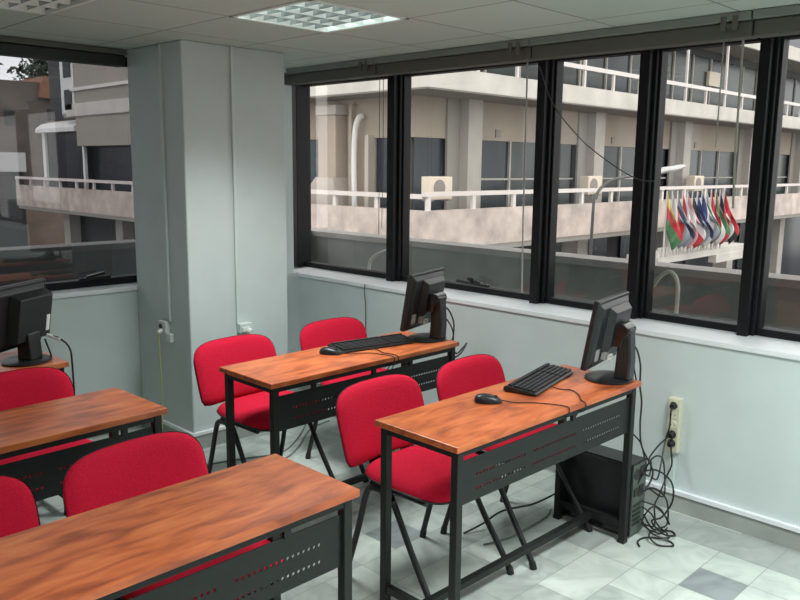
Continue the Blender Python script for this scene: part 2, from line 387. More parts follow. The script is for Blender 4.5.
# ------------------------------------------------------------------ desks
DL, DD, DH = 1.2, .396, .74
def hole_strip(mb, x0, x1, z0, z1, y, n, r):
    w = (x1-x0)/n; zc = (z0+z1)/2
    for i in range(n):
        a, b = x0+i*w, x0+(i+1)*w; c = (a+b)/2
        V = [mb.bm.verts.new((px, y, pz)) for px, pz in ((a, z0), (c, z0), (b, z0), (b, zc), (b, z1), (c, z1), (a, z1), (a, zc))]
        O = [mb.bm.verts.new((c+r*math.cos(t), y, zc+r*math.sin(t))) for t in (-PI*.75, -PI/2, -PI/4, 0, PI/4, PI/2, PI*.75, PI)]
        for k in range(8): mb.bm.faces.new((V[k], V[(k+1) % 8], O[(k+1) % 8], O[k]))
def quad(mb, x0, x1, z0, z1, y):
    mb.bm.faces.new([mb.bm.verts.new(p) for p in ((x0, y, z0), (x1, y, z0), (x1, y, z1), (x0, y, z1))])
def make_desk():
    t = empty('desk')
    MB().box(0, DL, 0, DD, .717, DH).build('tabletop', M['wood'], t, bevel=.003)
    q = .031
    for x in (.018, DL-.018-q):
        for y in (.012, DD-.012-q):
            l = MB().box(x, x+q, y, y+q, .012, .717).build('leg', M['steel'], t, bevel=.003)
            MB().box(x-.001, x+q+.001, y-.001, y+q+.001, 0, .014).build('foot_cap', M['plastic'], l)
    for y in (.014, DD-.014-.02): MB().box(.05, DL-.05, y, y+.02, .694, .716).build('apron_rail', M['steel'], t)
    for x in (.022, DL-.022-.024):
        MB().box(x, x+.024, .043, DD-.043, .690, .716).build('end_rail', M['steel'], t)
        MB().box(x, x+.024, .043, DD-.043, .072, .102).build('foot_rail', M['steel'], t, bevel=.002)
    MB().box(.046, DL-.046, .175, .205, .068, .094).build('stretcher', M['steel'], t, bevel=.002)
    p = MB(); y = .026; a, b, z0, z1 = .049, DL-.049, .515, .672; rows = (.5565, .6075); hw = .009
    groups = ((.125, 16), (.455, 16), (.79, 16)); sp = .018
    zs = [z0]+[v for r in rows for v in (r-hw, r+hw)]+[z1]
    for i in range(5):
        if i in (1, 3):
            x = a
            for gx, n in groups:
                quad(p, x, gx, zs[i], zs[i+1], y); hole_strip(p, gx, gx+n*sp, zs[i], zs[i+1], y, n, .0052); x = gx+n*sp
            quad(p, x, b, zs[i], zs[i+1], y)
        else: quad(p, a, b, zs[i], zs[i+1], y)
    o = p.build('modesty_panel', M['steel'], t)
    md = o.modifiers.new('solid', 'SOLIDIFY'); md.thickness = .003; md.offset = 0
    return t
def add_braces(d, xs):
    for x in xs: MB().box(x-.011, x+.011, .018, .032, .668, .698).build('panel_brace', M['steel'], d)
DESKS = [((1.8841, 1.5939), -.59, [.715], 'wooden desk front right carrying a monitor, keyboard and mouse'),
         ((1.894, 2.6225), -.17, [.244, .608, .856], 'wooden desk by the column carrying a monitor, keyboard and mouse'),
         ((1.4326-DL, 1.567-.008), .4, [.957], 'empty wooden desk nearest to the viewer at bottom left'),
         ((1.4223-DL, 2.6251-.035), 1.68, [1.036], 'empty wooden desk left of the column behind the nearest left desk'),
         ((1.4445-DL, 3.5596), 0, [], 'wooden desk under the back window, mostly hidden behind the dark monitor')]
d0 = make_desk()
for i, ((x, y), rz, br, lab) in enumerate(DESKS):
    d = d0 if i == 0 else copy_tree(d0)
    d.location = (x, y, 0); d.rotation_euler = (0, 0, math.radians(rz)); tag(d, lab, 'desk', 'classroom desks')
    d['_br'] = 0
for d, (_, _, br, _) in zip([o for o in bpy.data.objects if o.get('category') == 'desk'], [DESKS[0]]+DESKS[1:]):
    pass
for o in [o for o in bpy.data.objects if o.get('category') == 'desk']:
    del o['_br']
    add_braces(o, next(b for (_, _, b, l) in DESKS if l == o['label']))

# ------------------------------------------------------------------ chairs
def sup(a, e): return math.copysign(abs(math.cos(a))**e, math.cos(a)), math.copysign(abs(math.sin(a))**e, math.sin(a))
def back_outline(th):
    c, s = math.cos(th), math.sin(th)
    n = 4.0 if s > 0 else 10.0
    r = (abs(c)**n+abs(s)**n)**(-1/n)
    return r*c, r*s
HB, ZB0, ZB1 = .250, .456, .757
def back_pt(u, v, off):
    """u,v in unit outline; off = distance towards the sitter (-y)"""
    z = (ZB0+ZB1)/2+v*(ZB1-ZB0)/2; f = (z-ZB0)/(ZB1-ZB0)
    wid = HB*(1-.01*max(0, -v))
    return (u*wid, .09*f-.035*u*u-off, z-.09*0)
def pad(fn, outline, prof, n=56):
    bm = bmesh.new(); rings = []
    for r, off in prof:
        if r == 0: rings.append([bm.verts.new(fn(0, 0, off))]); continue
        rings.append([bm.verts.new(fn(*[q*r for q in outline(2*PI*k/n)], off)) for k in range(n)])
    for A, B in zip(rings, rings[1:]):
        for k in range(n):
            if len(A) == 1: bm.faces.new((A[0], B[k], B[(k+1) % n]))
            elif len(B) == 1: bm.faces.new((A[k], B[0], A[(k+1) % n]))
            else: bm.faces.new((A[k], B[k], B[(k+1) % n], A[(k+1) % n]))
    mb = MB(); mb.bm = bm; return mb
def seat_outline(th):
    c, s = math.cos(th), math.sin(th); n = 4.2 if s < 0 else 3.2
    r = (abs(c)**n+abs(s)**n)**(-1/n); return r*c, r*s
def seat_pt(u, v, off):
    y = -.245+v*.225; x = u*(.240-.012*max(0, v))
    z = .449+off-.028*max(0, -v-.45)**1.5*1.6+.006*u*u
    return (x, y, z)
def make_chair():
    t = empty('chair')
    cush = [(0, .030), (.4, .0295), (.7, .027), (.86, .022), (.95, .013), (.99, .004), (1.0, -.006), (.985, -.010), (.5, -.010), (0, -.010)]
    pad(back_pt, back_outline, cush).build('backrest', M['red'], t, smooth=True)
    shell = [(0, -.030), (.6, -.028), (.9, -.022), (.985, -.014), (1.012, -.006), (1.012, -.0035), (.99, -.008), (0, -.012)]
    pad(back_pt, back_outline, shell).build('back_shell', M['shell'], t, smooth=True)
    sc = [(0, .036), (.4, .0355), (.72, .032), (.87, .025), (.95, .014), (.99, .002), (1.0, -.008), (.98, -.012), (.5, -.012), (0, -.012)]
    pad(seat_pt, seat_outline, sc).build('seat', M['red'], t, smooth=True)
    ss = [(0, -.034), (.6, -.033), (.88, -.028), (.985, -.018), (1.012, -.008), (1.0, -.006), (.97, -.011), (0, -.013)]
    pad(seat_pt, seat_outline, ss).build('seat_shell', M['shell'], t, smooth=True)
    br = MB()
    prof = catmull([(0, -.18, .402), (0, -.05, .400), (0, .025, .410), (0, .046, .445), (0, .052, .51), (0, .074, .58)], 6)
    hws = [.05]*len(prof)
    bm = br.bm; prev = None
    for i, p in enumerate(prof):
        a = prof[max(i-1, 0)]; b = prof[min(i+1, len(prof)-1)]; tg = (b-a).normalized(); nn = Vector((0, tg.z, -tg.y))
        hw = .075 if i < 10 else .06
        ring = [bm.verts.new(p+Vector((sx*hw, 0, 0))+nn*sn*.006) for sx, sn in ((-1, -1), (1, -1), (1, 1), (-1, 1))]
        if prev:
            for k in range(4): bm.faces.new((prev[k], prev[(k+1) % 4], ring[(k+1) % 4], ring[k]))
        else: bm.faces.new(ring[::-1])
        prev = ring
    bm.faces.new(prev)
    br.build('back_bracket', M['shell'], t, bevel=.003)
    for s in (-1, 1):
        x = .222*s
        front = catmull([(x, -.18, .412), (x, -.225, .408), (x, -.255, .375), (x+.006*s, -.36, .20), (x+.014*s, -.485, .012)], 5)
        rear = catmull([(x, -.18, .412), (x, -.135, .408), (x, -.105, .375), (x+.006*s, -.06, .20), (x+.014*s, -.005, .012)], 5)
        for pts in (front, rear):
            l = MB().tube(pts, .0125, 10).build('leg', M['chairsteel'], t, smooth=True)
            e = pts[-1]; d = (pts[-1]-pts[-2]).normalized()
            MB().tube([e-d*.02, Vector((e.x, e.y, .0)) ], .0150, 10).build('foot_cap', M['shell'], l, smooth=True)
    f = MB().tube([(-.222, -.18, .405), (.222, -.18, .405)], .012, 10).tube([(-.18, -.38, .404), (-.18, -.09, .404)], .011, 8).tube([(.18, -.38, .404), (.18, -.09, .404)], .011, 8)
    f.tube([(-.18, -.36, .404), (.18, -.36, .404)], .011, 8)
    f.build('seat_frame', M['chairsteel'], t, smooth=True)
    for s in (-1, 1):
        MB().tube([(.222*s, -.25, .39), (.245*s, -.25, .39)], .013, 10).build('knob', M['shell'], t)
    return t
CH = [((2.215, 2.262), 2, 'red chair at the front right desk whose whole seat shows beside the desk leg'),
      ((2.778, 2.24), 3, 'red chair at the front right desk, right one, only its back showing behind the keyboard'),
      ((2.234, 3.36), 2, 'red chair at the middle desk standing in front of the column'),
      ((2.918, 3.385), 1, 'red chair behind the middle desk, next to the wall under the long window'),
      ((1.128, 2.25), 5, 'large red chair back standing behind the nearest empty desk'),
      ((.56, 2.27), 0, 'red chair cut by the left edge of the photo behind the nearest desk'),
      ((1.155, 3.41), 0, 'red chair in front of the dark monitor at the left edge')]
c0 = make_chair()
for i, ((x, y), rz, lab) in enumerate(CH):
    c = c0 if i == 0 else copy_tree(c0)
    c.location = (x, y, 0); c.rotation_euler = (0, 0, math.radians(rz)); tag(c, lab, 'chair', 'red upholstered classroom chairs')

# ------------------------------------------------------------------ monitors
def make_monitor(hinged=True):
    t = empty('monitor')                      # screen faces local +y, base centre at origin
    MB().lathe([(.108, 0), (.112, .003), (.112, .008), (.100, .013), (.04, .016)], 40, sy=.92).build('stand_base', M['plastic'], t, smooth=True)
    if not hinged: MB().prism([(-.055, .012), (.02, .012), (.015, .14), (-.045, .14)], 'x', -.042, .042).build('stand_column', M['plastic'], t, bevel=.008)
    else: MB().prism([(-.098, .012), (-.030, .012), (-.036, .10), (-.040, .235), (-.092, .235), (-.102, .10)], 'x', -.036, .036).build('stand_column', M['plastic'], t, bevel=.008)
    tilt = Matrix.Translation((0 if hinged else -.022, .026, .215)) @ Matrix.Rotation(math.radians(9), 4, 'X')
    def T(mb): return mb.xf(tilt)
    W, H = .184, .151
    T(MB().box(-W, W, -.012, .014, -H, H)).build('screen_bezel', M['plastic'], t, bevel=.006)
    T(MB().box(-W+.016, W-.016, .0135, .0155, -H+.02, H-.016)).build('screen', M['screen'], t)
    h = MB()
    def frus(x0, x1, z0, z1, ya, yb, ins):
        n0 = len(h.bm.faces)
        A = [h.bm.verts.new(p) for p in ((x0, ya, z0), (x1, ya, z0), (x1, ya, z1), (x0, ya, z1))]
        B = [h.bm.verts.new(p) for p in ((x0+ins, yb, z0+ins), (x1-ins, yb, z0+ins), (x1-ins, yb, z1-ins), (x0+ins, yb, z1-ins))]
        for k in range(4): h.bm.faces.new((A[k], A[(k+1) % 4], B[(k+1) % 4], B[k]))
        h.bm.faces.new(A[::-1]); h.bm.faces.new(B)
    frus(-W+.012, W-.012, -H+.012, H-.012, -.011, -.026, .022)
    if hinged: frus(-.085, .145, -.085, .118, -.024, -.056, .022)
    else: frus(-.09, .165, -.118, .112, -.024, -.075, .014)
    T(h).build('rear_housing', M['plastic'], t, bevel=.004)
    if not hinged: return t
    T(MB().tube([(-.05, -.082, .022), (.05, -.082, .022)], .032, 18).box(-.045, .045, -.094, -.05, -.05, .022)).build('hinge', M['gloss'], t, bevel=.003, smooth=True)
    T(MB().box(-.147, -.105, -.0285, -.0262, -.112, -.062)).build('label_plate', M['grey'], t)
    T(MB().box(-.075, -.03, -.045, -.028, -.112, -.078)).build('port_cover', M['grey'], t)
    T(MB().box(-.062, -.018, -.061, -.052, -.096, -.088).box(-.062, -.018, -.061, -.052, -.118, -.110).box(-.062, -.055, -.061, -.052, -.118, -.088).box(-.025, -.018, -.061, -.052, -.118, -.088)).build('connector_surround', M['white'], t)
    return t
mA = make_monitor()
mA.location = (3.015, 1.70, DH); mA.rotation_euler = (0, 0, math.radians(10))
mB = copy_tree(mA); mB.location = (3.02, 2.785, DH); mB.rotation_euler = (0, 0, math.radians(15))
mE = make_monitor(False); mE.location = (1.312, 3.70, DH); mE.rotation_euler = (0, 0, math.radians(33))
tag(mA, 'black monitor seen from behind on the front right desk', 'monitor', 'black desktop monitors')
tag(mB, 'black monitor seen from behind on the middle desk by the long window', 'monitor', 'black desktop monitors')
tag(mE, 'dark monitor cut by the left edge below the back window', 'monitor', 'black desktop monitors')
def world_cable(name, root, pts, r, m):
    """cable given in world space, parented to a placed thing"""
    inv = (Matrix.Translation(root.location) @ root.rotation_euler.to_matrix().to_4x4()).inverted()
    return cable(name, [inv @ Vector(p) for p in pts], r, m, root)
world_cable('signal_cable', mA, [(3.06, 1.66, .90), (3.10, 1.63, .88), (3.135, 1.62, .80), (3.145, 1.62, .70), (3.17, 1.62, .62), (3.15, 1.61, .52), (3.16, 1.60, .42), (3.20, 1.56, .30), (3.15, 1.57, .22)], .0042, M['cable'])
world_cable('power_lead', mA, [(3.07, 1.67, .93), (3.11, 1.65, .86), (3.12, 1.64, .78), (3.125, 1.63, .70), (3.09, 1.66, .62), (3.12, 1.64, .50), (3.19, 1.62, .42), (3.20, 1.59, .30)], .0036, M['cable'])
world_cable('signal_cable', mB, [(3.055, 2.74, .93), (3.10, 2.71, .90), (3.135, 2.70, .83), (3.125, 2.69, .76), (3.10, 2.68, .72), (3.14, 2.68, .66), (3.19, 2.68, .68), (3.20, 2.66, .71), (3.15, 2.66, .66), (3.10, 2.70, .62)], .0042, M['cable'])
world_cable('power_lead', mB, [(3.06, 2.72, .87), (3.09, 2.70, .84), (3.12, 2.69, .78), (3.11, 2.68, .70), (3.10, 2.70, .55), (3.12, 2.75, .02)], .0036, M['cable'])
world_cable('signal_cable', mE, [(1.40, 3.66, .855), (1.43, 3.62, .845), (1.465, 3.60, .80), (1.475, 3.60, .72), (1.48, 3.62, .45), (1.47, 3.7, .02)], .0045, M['cable'])
world_cable('power_lead', mE, [(1.385, 3.67, .84), (1.40, 3.66, .78), (1.41, 3.67, .752)], .004, M['cable'])
world_cable('white_plug', mE, [(1.395, 3.665, .858), (1.435, 3.615, .838)], .0085, M['white'])['label'] = 'white cable plug'

tl = Matrix.Translation((-.022, .026, .215)) @ Matrix.Rotation(math.radians(9), 4, 'X')
lb = MB().box(.115, .138, -.0775, -.073, -.075, .0).box(.121, .132, -.0785, -.077, -.067, -.008).xf(tl).build('paper_label', M['white'], mE); lb['label'] = 'white paper label'
# ------------------------------------------------------------------ keyboards, mice
def make_keyboard():
    t = empty('keyboard')
    MB().prism([(-.072, .004), (.072, .004), (.072, .022), (.06, .026), (-.055, .014), (-.072, .010)], 'x', -.218, .218).build('keyboard_base', M['plastic'], t, bevel=.003)
    k = MB()
    rows = [(-.052, .0145), (-.033, .0168), (-.014, .0187), (.005, .0205), (.024, .0225), (.048, .0255)]
    for r, (y, z) in enumerate(rows):
        for x0, n in ((-.205, 15), (.085, 3), (.145, 4)):
            x = x0
            for i in range(n):
                w = .0175
                if r == 0 and x0 < 0 and 4 <= i <= 8: 
                    if i > 4: x += .0187; continue
                    w = .0175+.0187*4
                k.box(x, x+w, y-.0075, y+.0075, z-.004, z+.006); x += .0187
    k.build('keys', M['keys'], t)
    for s in (-1, 1): MB().box(s*.19-.012, s*.19+.012, .05, .068, 0, .006).build('foot', M['shell'], t)
    for s in (-1, 1): MB().box(s*.19-.012, s*.19+.012, -.068, -.05, 0, .006).build('foot', M['shell'], t)
    return t
kA = make_keyboard(); kA.location = (2.745, 1.872, DH); kA.rotation_euler = (0, 0, math.radians(13))
kB = copy_tree(kA); kB.location = (2.69, 2.86, DH); kB.rotation_euler = (0, 0, math.radians(-10))
tag(kA, 'black keyboard on the front right desk', 'keyboard', 'black keyboards'); tag(kB, 'black keyboard on the middle desk', 'keyboard', 'black keyboards')
def make_mouse():
    t = empty('mouse')                        # nose towards local +x
    bm = bmesh.new(); n, m = 24, 10; rings = []
    for j in range(m+1):
        a = j/m*PI/2
        rr, zz = math.cos(a)**.6, math.sin(a)
        if j == m: rings.append([bm.verts.new((-.006, 0, .034))]); continue
        ring = []
        for k in range(n):
            th = 2*PI*k/n; c, s = sup(th, .8)
            ring.append(bm.verts.new((.055*c*rr-.006*zz, .030*s*rr*(1-.1*c), .003+.031*zz*(1-.22*max(0, c)))))
        rings.append(ring)
    for A, B in zip(rings, rings[1:]):
        for k in range(n):
            bm.faces.new((A[k], A[(k+1) % n], B[(k+1) % n], B[k]) if len(B) > 1 else (A[k], A[(k+1) % n], B[0]))
    bm.faces.new(rings[0][::-1])
    b = MB(); b.bm = bm; b.build('mouse_body', M['plastic'], t, smooth=True)
    MB().tube([(.028, -.0035, .0215), (.028, .0035, .0215)], .008, 14).build('scroll_wheel', M['keys'], t, smooth=True)
    MB().lathe([(.05, 0), (.05, .003)], 24, sy=.52).build('skid_plate', M['shell'], t)
    return t
oA = make_mouse(); oA.location = (2.357, 1.842, DH); oA.rotation_euler = (0, 0, math.radians(-50))
oB = copy_tree(oA); oB.location = (2.425, 2.868, DH); oB.rotation_euler = (0, 0, math.radians(-55))
tag(oA, 'black mouse on the front right desk', 'mouse', 'black mice'); tag(oB, 'black mouse on the middle desk beside the keyboard', 'mouse', 'black mice')
zc = DH+.004
world_cable('mouse_cable', oA, [(2.39, 1.80, .75), (2.42, 1.76, zc), (2.47, 1.71, zc), (2.505, 1.65, zc), (2.52, 1.61, zc), (2.525, 1.584, .738), (2.525, 1.588, .708), (2.525, 1.612, .690), (2.525, 1.636, .64)], .0022, M['cable'])
world_cable('keyboard_cable', kA, [(2.70, 1.79, .748), (2.71, 1.74, zc), (2.73, 1.71, zc), (2.70, 1.655, zc), (2.64, 1.605, zc), (2.635, 1.580, .735), (2.635, 1.584, .706), (2.635, 1.612, .690), (2.635, 1.636, .64)], .0024, M['cable'])
world_cable('mouse_cable', oB, [(2.455, 2.825, .75), (2.48, 2.80, zc), (2.54, 2.77, zc), (2.58, 2.72, zc), (2.60, 2.64, zc), (2.605, 2.612, .738), (2.60, 2.612, .705), (2.60, 2.64, .69), (2.60, 2.665, .64)], .0022, M['cable'])
world_cable('keyboard_cable', kB, [(2.63, 2.80, .748), (2.64, 2.76, zc), (2.62, 2.70, zc), (2.63, 2.64, zc), (2.632, 2.612, .738), (2.63, 2.612, .705), (2.63, 2.64, .69), (2.63, 2.665, .64)], .0024, M['cable'])

# ------------------------------------------------------------------ computer tower
t = thing('computer_tower', 'black computer tower on the floor under the front right desk', 'computer', (3.155, 1.79, 0))
MB().box(-.065, .065, -.19, .19, .012, .352).build('case', M['gloss'], t, bevel=.004)
MB().box(-.0655, -.0635, -.165, .165, .035, .335).build('side_panel', M['plastic'], t, bevel=.002)
bp_ = MB().box(-.058, .058, -.1925, -.189, .02, .345); bp_.build('back_panel', mat('grey_steel_back', (.16, .20, .18), .4, metal=.5), t)
for k in range(5): MB().box(-.05, .02, -.195, -.192, .06+k*.022, .072+k*.022).build('expansion_slot', M['socket'], t)
for b_ in ((-.05, -.01, -.197, -.192, .20, .235), (-.005, .035, -.196, -.192, .19, .24), (.0, .045, -.196, -.192, .28, .33)): MB().box(*b_).build('port', M['socket'], t)
MB().tube([(-.028, -.192, .30), (-.028, -.197, .30)], .024, 20).build('fan_grille', M['socket'], t)
for x in (-.05, .05):
    for y in (-.16, .16): MB().lathe([(.014, 0), (.012, .014)], 12, (x, y, 0)).build('foot', M['shell'], t)
# loose leads at the back of the tower
LEADS = [('thin black lead looping on the floor beside the computer tower', [(3.17, 1.60, .20), (3.22, 1.56, .22), (3.27, 1.52, .16), (3.25, 1.50, .06), (3.20, 1.52, .045), (3.14, 1.53, .03), (3.13, 1.48, .006), (3.17, 1.43, .006), (3.20, 1.46, .006), (3.17, 1.53, .03), (3.15, 1.58, .09)], .004),
         ('black lead bulging outwards behind the computer tower', [(3.13, 1.60, .30), (3.20, 1.55, .315), (3.28, 1.51, .25), (3.29, 1.50, .16), (3.24, 1.52, .09), (3.20, 1.55, .07), (3.22, 1.50, .02), (3.27, 1.47, .006), (3.30, 1.50, .006), (3.27, 1.54, .008), (3.22, 1.56, .03), (3.18, 1.58, .10)], .0042),
         ('short tangled lead hanging at the back of the tower', [(3.19, 1.60, .13), (3.21, 1.56, .10), (3.23, 1.53, .045), (3.26, 1.50, .006), (3.22, 1.48, .006), (3.16, 1.55, .006), (3.10, 1.56, .006), (3.06, 1.53, .006)], .0036)]
LEADS += [('black lead sagging between the desk leg and the wall strip', [(3.14, 1.60, .25), (3.20, 1.57, .36), (3.30, 1.57, .34), (3.36, 1.58, .24), (3.30, 1.55, .16), (3.22, 1.58, .21)], .0038),
          ('grey lead curling upright at the foot of the computer tower', [(3.18, 1.60, .16), (3.25, 1.54, .12), (3.27, 1.50, .05), (3.23, 1.50, .10), (3.20, 1.55, .14), (3.17, 1.58, .06), (3.24, 1.53, .006), (3.32, 1.53, .006)], .0034)]
for lab, pts, r in LEADS: tag(cable('cable', pts, r, M['cable']), lab, 'cable', 'leads behind the computer tower')
# wall power strip, vertical
t = thing('power_strip', 'vertical beige socket strip on the wall right of the front desk', 'power strip', (XW, 1.625, .43))
MB().box(-.036, 0, -.031, .031, -.135, .137).build('strip_body', M['beige'], t, bevel=.006)
for k, z in enumerate((.103, .055, .007, -.041, -.086)):
    MB().tube([(-.036, 0, z), (-.039, 0, z)], .020, 20).build('socket', M['socket'] if k in (3, 4) else M['beige'], t, smooth=True)
    MB().tube([(-.0385, -.008, z), (-.0395, -.008, z)], .0028, 8).tube([(-.0385, .008, z), (-.0395, .008, z)], .0028, 8).build('socket_holes', M['socket'], t)
for z0, lab, pts in ((.533, 'black power lead plugged into the top socket of the wall strip', [(3.49, 1.625, .533), (3.475, 1.625, .50), (3.485, 1.63, .43), (3.47, 1.64, .36), (3.40, 1.62, .27), (3.33, 1.60, .22), (3.24, 1.585, .26)]),
                     (.389, 'black power lead from the fourth socket of the wall strip', [(3.49, 1.63, .389), (3.475, 1.64, .37), (3.45, 1.66, .34), (3.36, 1.66, .30), (3.30, 1.62, .30), (3.25, 1.60, .26), (3.20, 1.59, .28)]),
                     (.344, 'black power lead from the lowest socket hanging to the floor', [(3.49, 1.62, .344), (3.478, 1.61, .31), (3.47, 1.60, .25), (3.44, 1.61, .19), (3.36, 1.60, .13), (3.28, 1.58, .11), (3.25, 1.56, .03), (3.19, 1.58, .05)])):
    c = cable('power_cable', pts, .004, M['cable']); tag(c, lab, 'cable', 'power leads at the wall strip')
    MB().tube([(3.502, 1.625, z0), (3.482, 1.625, z0-.004)], [.019, .012], 16).build('plug', M['shell'], c, smooth=True)
t = tag(MB().box(XW-.018, XW, 1.613, 1.637, .10, .295).build('cable_trunking', M['trunk'], bevel=.002), 'white trunking below the beige socket strip', 'trunking')

# ------------------------------------------------------------------ column sockets
def trunking(name, lab, bx): return tag(bx.build(name, M['trunk'], bevel=.002), lab, 'trunking', 'cable trunking on the column')
trunking('cable_trunking', 'narrow vertical trunking on the front face of the column', MB().box(2.588, 2.604, KY-.014, KY, .712, ZC))
trunking('cable_trunking', 'narrow vertical trunking on the shaded side of the column', MB().box(KX0-.014, KX0, 4.132, 4.148, .735, ZC))
t = thing('wall_socket', 'white socket with plug on the front face of the column', 'socket', (2.635, KY, .675))
MB().box(-.043, .043, -.04, 0, -.02, .037).build('socket_box', M['trunk'], t, bevel=.004)
MB().box(-.032, .018, -.052, -.038, -.012, .018).build('face_plate', M['white'], t, bevel=.003)
MB().tube([(.008, -.05, -.006), (.008, -.085, -.012)], .017, 14).build('plug', M['white'], t, smooth=True)
t = thing('wall_socket', 'white double socket on the shaded side of the column', 'socket', (KX0, 4.17, .675))
MB().box(-.03, 0, -.018, .062, -.012, .056).build('socket_box', M['white'], t, bevel=.004)
MB().box(-.026, 0, -.062, -.012, -.062, -.012).build('switch_box', M['white'], t, bevel=.004)
MB().tube([(-.03, .036, .022), (-.034, .036, .022)], .017, 18).build('socket_well', M['socket'], t)
MB().tube([(-.03, .022, .002), (-.055, .024, -.010)], .013, 14).build('plug', M['white'], t, smooth=True)
tag(cable('cable', [(2.235, 4.195, .662), (2.238, 4.205, .60), (2.25, 4.22, .45), (2.255, 4.225, .25), (2.24, 4.22, .05), (2.20, 4.20, .006), (2.1, 4.1, .006)], .0048, M['yellow']), 'thin yellow cable hanging from the double socket beside the column', 'cable')

# cables at the long window
tag(MB().tube(catmull([(3.95, 3.90, 1.075), (3.95, 4.0, 1.055), (3.95, 4.10, 1.025), (3.95, 4.18, .985), (3.95, 4.225, .93), (3.95, 4.235, .80)], 8), .013, 10).build('conduit', M['hose'], smooth=True), 'pale conduit bending down outside the leftmost pane of the long window', 'cable')
tag(cable('cable', [(XW-.016, 3.818, .868), (XW-.016, 3.82, .80), (XW-.006, 3.82, .70), (XW-.006, 3.82, .45), (XW-.006, 3.82, .12)], .0032, M['darkcord']), 'thin cable running down the wall below the leftmost pane', 'cable')
tag(MB().tube(catmull([(3.945, 2.10, .94), (3.94, 2.03, .985), (3.935, 1.99, 1.018), (3.93, 1.95, 1.076), (3.93, 1.907, 1.107), (3.93, 1.877, 1.100), (3.93, 1.854, 1.065), (3.93, 1.845, 1.0), (3.93, 1.848, .80)], 8), .011, 10).build('conduit', M['hose'], smooth=True), 'pale looped conduit outside the glass, right of the front right monitor', 'cable')
# leads on the floor
for lab, pts, m_ in (('thin grey cable on the floor under the middle desk, nearer one', [(2.10, 3.55, .004), (2.30, 3.48, .004), (2.55, 3.45, .004), (2.75, 3.55, .004), (3.0, 3.75, .004), (3.2, 3.8, .004)], 'gcable'),
                     ('thin grey cable on the floor under the middle desk, farther one', [(2.15, 3.70, .004), (2.40, 3.62, .004), (2.62, 3.55, .004), (2.85, 3.68, .004), (3.1, 3.9, .004)], 'gcable'),
                     ('black cable lying on the floor left of the computer tower', [(2.60, 2.15, .005), (2.70, 2.12, .03), (2.82, 2.10, .06), (2.95, 2.02, .08), (3.10, 1.99, .10)], 'cable'),
                     ('grey cable lying on the floor left of the computer tower', [(2.58, 2.02, .004), (2.72, 1.98, .004), (2.88, 1.98, .004), (3.02, 1.99, .004), (3.1, 2.02, .004)], 'gcable'),
                     ('black cable on the floor between the two left red chairs', [(.86, 2.50, .005), (.92, 2.60, .005), (1.02, 2.74, .01), (1.06, 2.82, .03), (1.12, 2.86, .012), (1.3, 2.85, .006)], 'cable')):
    tag(cable('cable', pts, .0045, M[m_]), lab, 'cable')

# ------------------------------------------------------------------ outside: own balcony
struct(MB().box(3.92, 5.1, -4, 6.4, -.2, -.02).box(XL, 3.92, 4.9, 6.4, -.2, -.02).build('balcony_floor', M['parapet']), 'balcony floor outside the windows', 'floor')
wp = MB(); wp.mi = 0; wp.box(4.62, 4.80, -4, 5.9, -.02, 1.0).box(XL, 4.62, 5.72, 5.9, -.02, 1.0); wp.mi = 1
wp.box(4.60, 4.82, -4, 5.92, 1.0, 1.045).box(XL, 4.60, 5.70, 5.92, 1.0, 1.045)
struct(wp.build('wall_parapet', [M['parapet'], M['cap']]), 'grey balcony parapet with pale coping outside the windows', 'wall')
struct(MB().box(3.92, 5.0, -4, 6.2, 2.62, 2.8).box(XL, 3.92, 4.9, 6.2, 2.62, 2.8).build('unseen_overhang', M['soffit']), 'unseen slab added over the balcony to shade it', 'roof')  # out of view, added to shade the parapet and cut sky light indoors
struct(MB().box(-60, 90, -60, 140, -7.2, -7).build('ground', M['road']), 'street level outside', 'ground')

# ------------------------------------------------------------------ outside: building across the court
FX, FY = 11.37, 10.56
B = tag(empty('office_building'), 'pale office building with long balconies across the court', 'building')
XE, YE = 52, 27.2
def bpart(name, mb, m, **k): return mb.build(name, m, B, **k)
# floors: balcony slab/parapet bands wrap the corner
def band(name, z0, z1, m, th=.16, ye=32):
    bpart(name, MB().box(FX, XE, FY, FY+th, z0, z1).box(FX, FX+th, FY+th, ye, z0, z1), m)
band('balcony_parapet', 0, .77, M['marble'])
band('balcony_parapet', 3.13, 3.535, M['slab'], ye=27.0)
band('balcony_parapet', 5.46, 5.90, M['slab'], ye=26.5)
for z0, z1 in ((-.12, 0.02), (3.10, 3.25), (5.44, 5.55)):
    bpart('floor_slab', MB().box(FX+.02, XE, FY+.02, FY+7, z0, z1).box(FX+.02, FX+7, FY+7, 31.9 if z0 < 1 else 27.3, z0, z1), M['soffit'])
# recessed walls
WX, WY = 12.25, FY+1.2
def fwall(z0, z1, zt):
    """cream wall with window openings: spandrel above zt"""
    bpart('front_wall', MB().box(WX, XE, WY, WY+.2, zt, z1), M['cream'])
    bpart('side_wall', MB().box(WX, WX+.2, WY+.2, 31, zt, z1).box(WX, WX+.2, 12.95, 14.9, z0, zt).box(WX, WX+.2, WY+.2, 12.1, z0, zt), M['cream'])
fwall(0, 3.12, 2.24)
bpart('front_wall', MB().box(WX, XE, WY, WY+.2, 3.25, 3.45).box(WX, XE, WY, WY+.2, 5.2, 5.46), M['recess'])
bpart('side_wall', MB().box(FX+.05, FX+.5, 17.5, 26.4, 2.17, 3.13).box(FX+.05, FX+.5, WY+.4, 26.4, 3.25, 8.5), M['tan'])
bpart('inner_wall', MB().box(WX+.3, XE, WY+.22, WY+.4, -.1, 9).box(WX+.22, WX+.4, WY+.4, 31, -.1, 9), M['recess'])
bpart('corner_strip', MB().box(FX+.03, FX+.5, 26.4, 27.4, 3.2, 8.5), M['awn'])
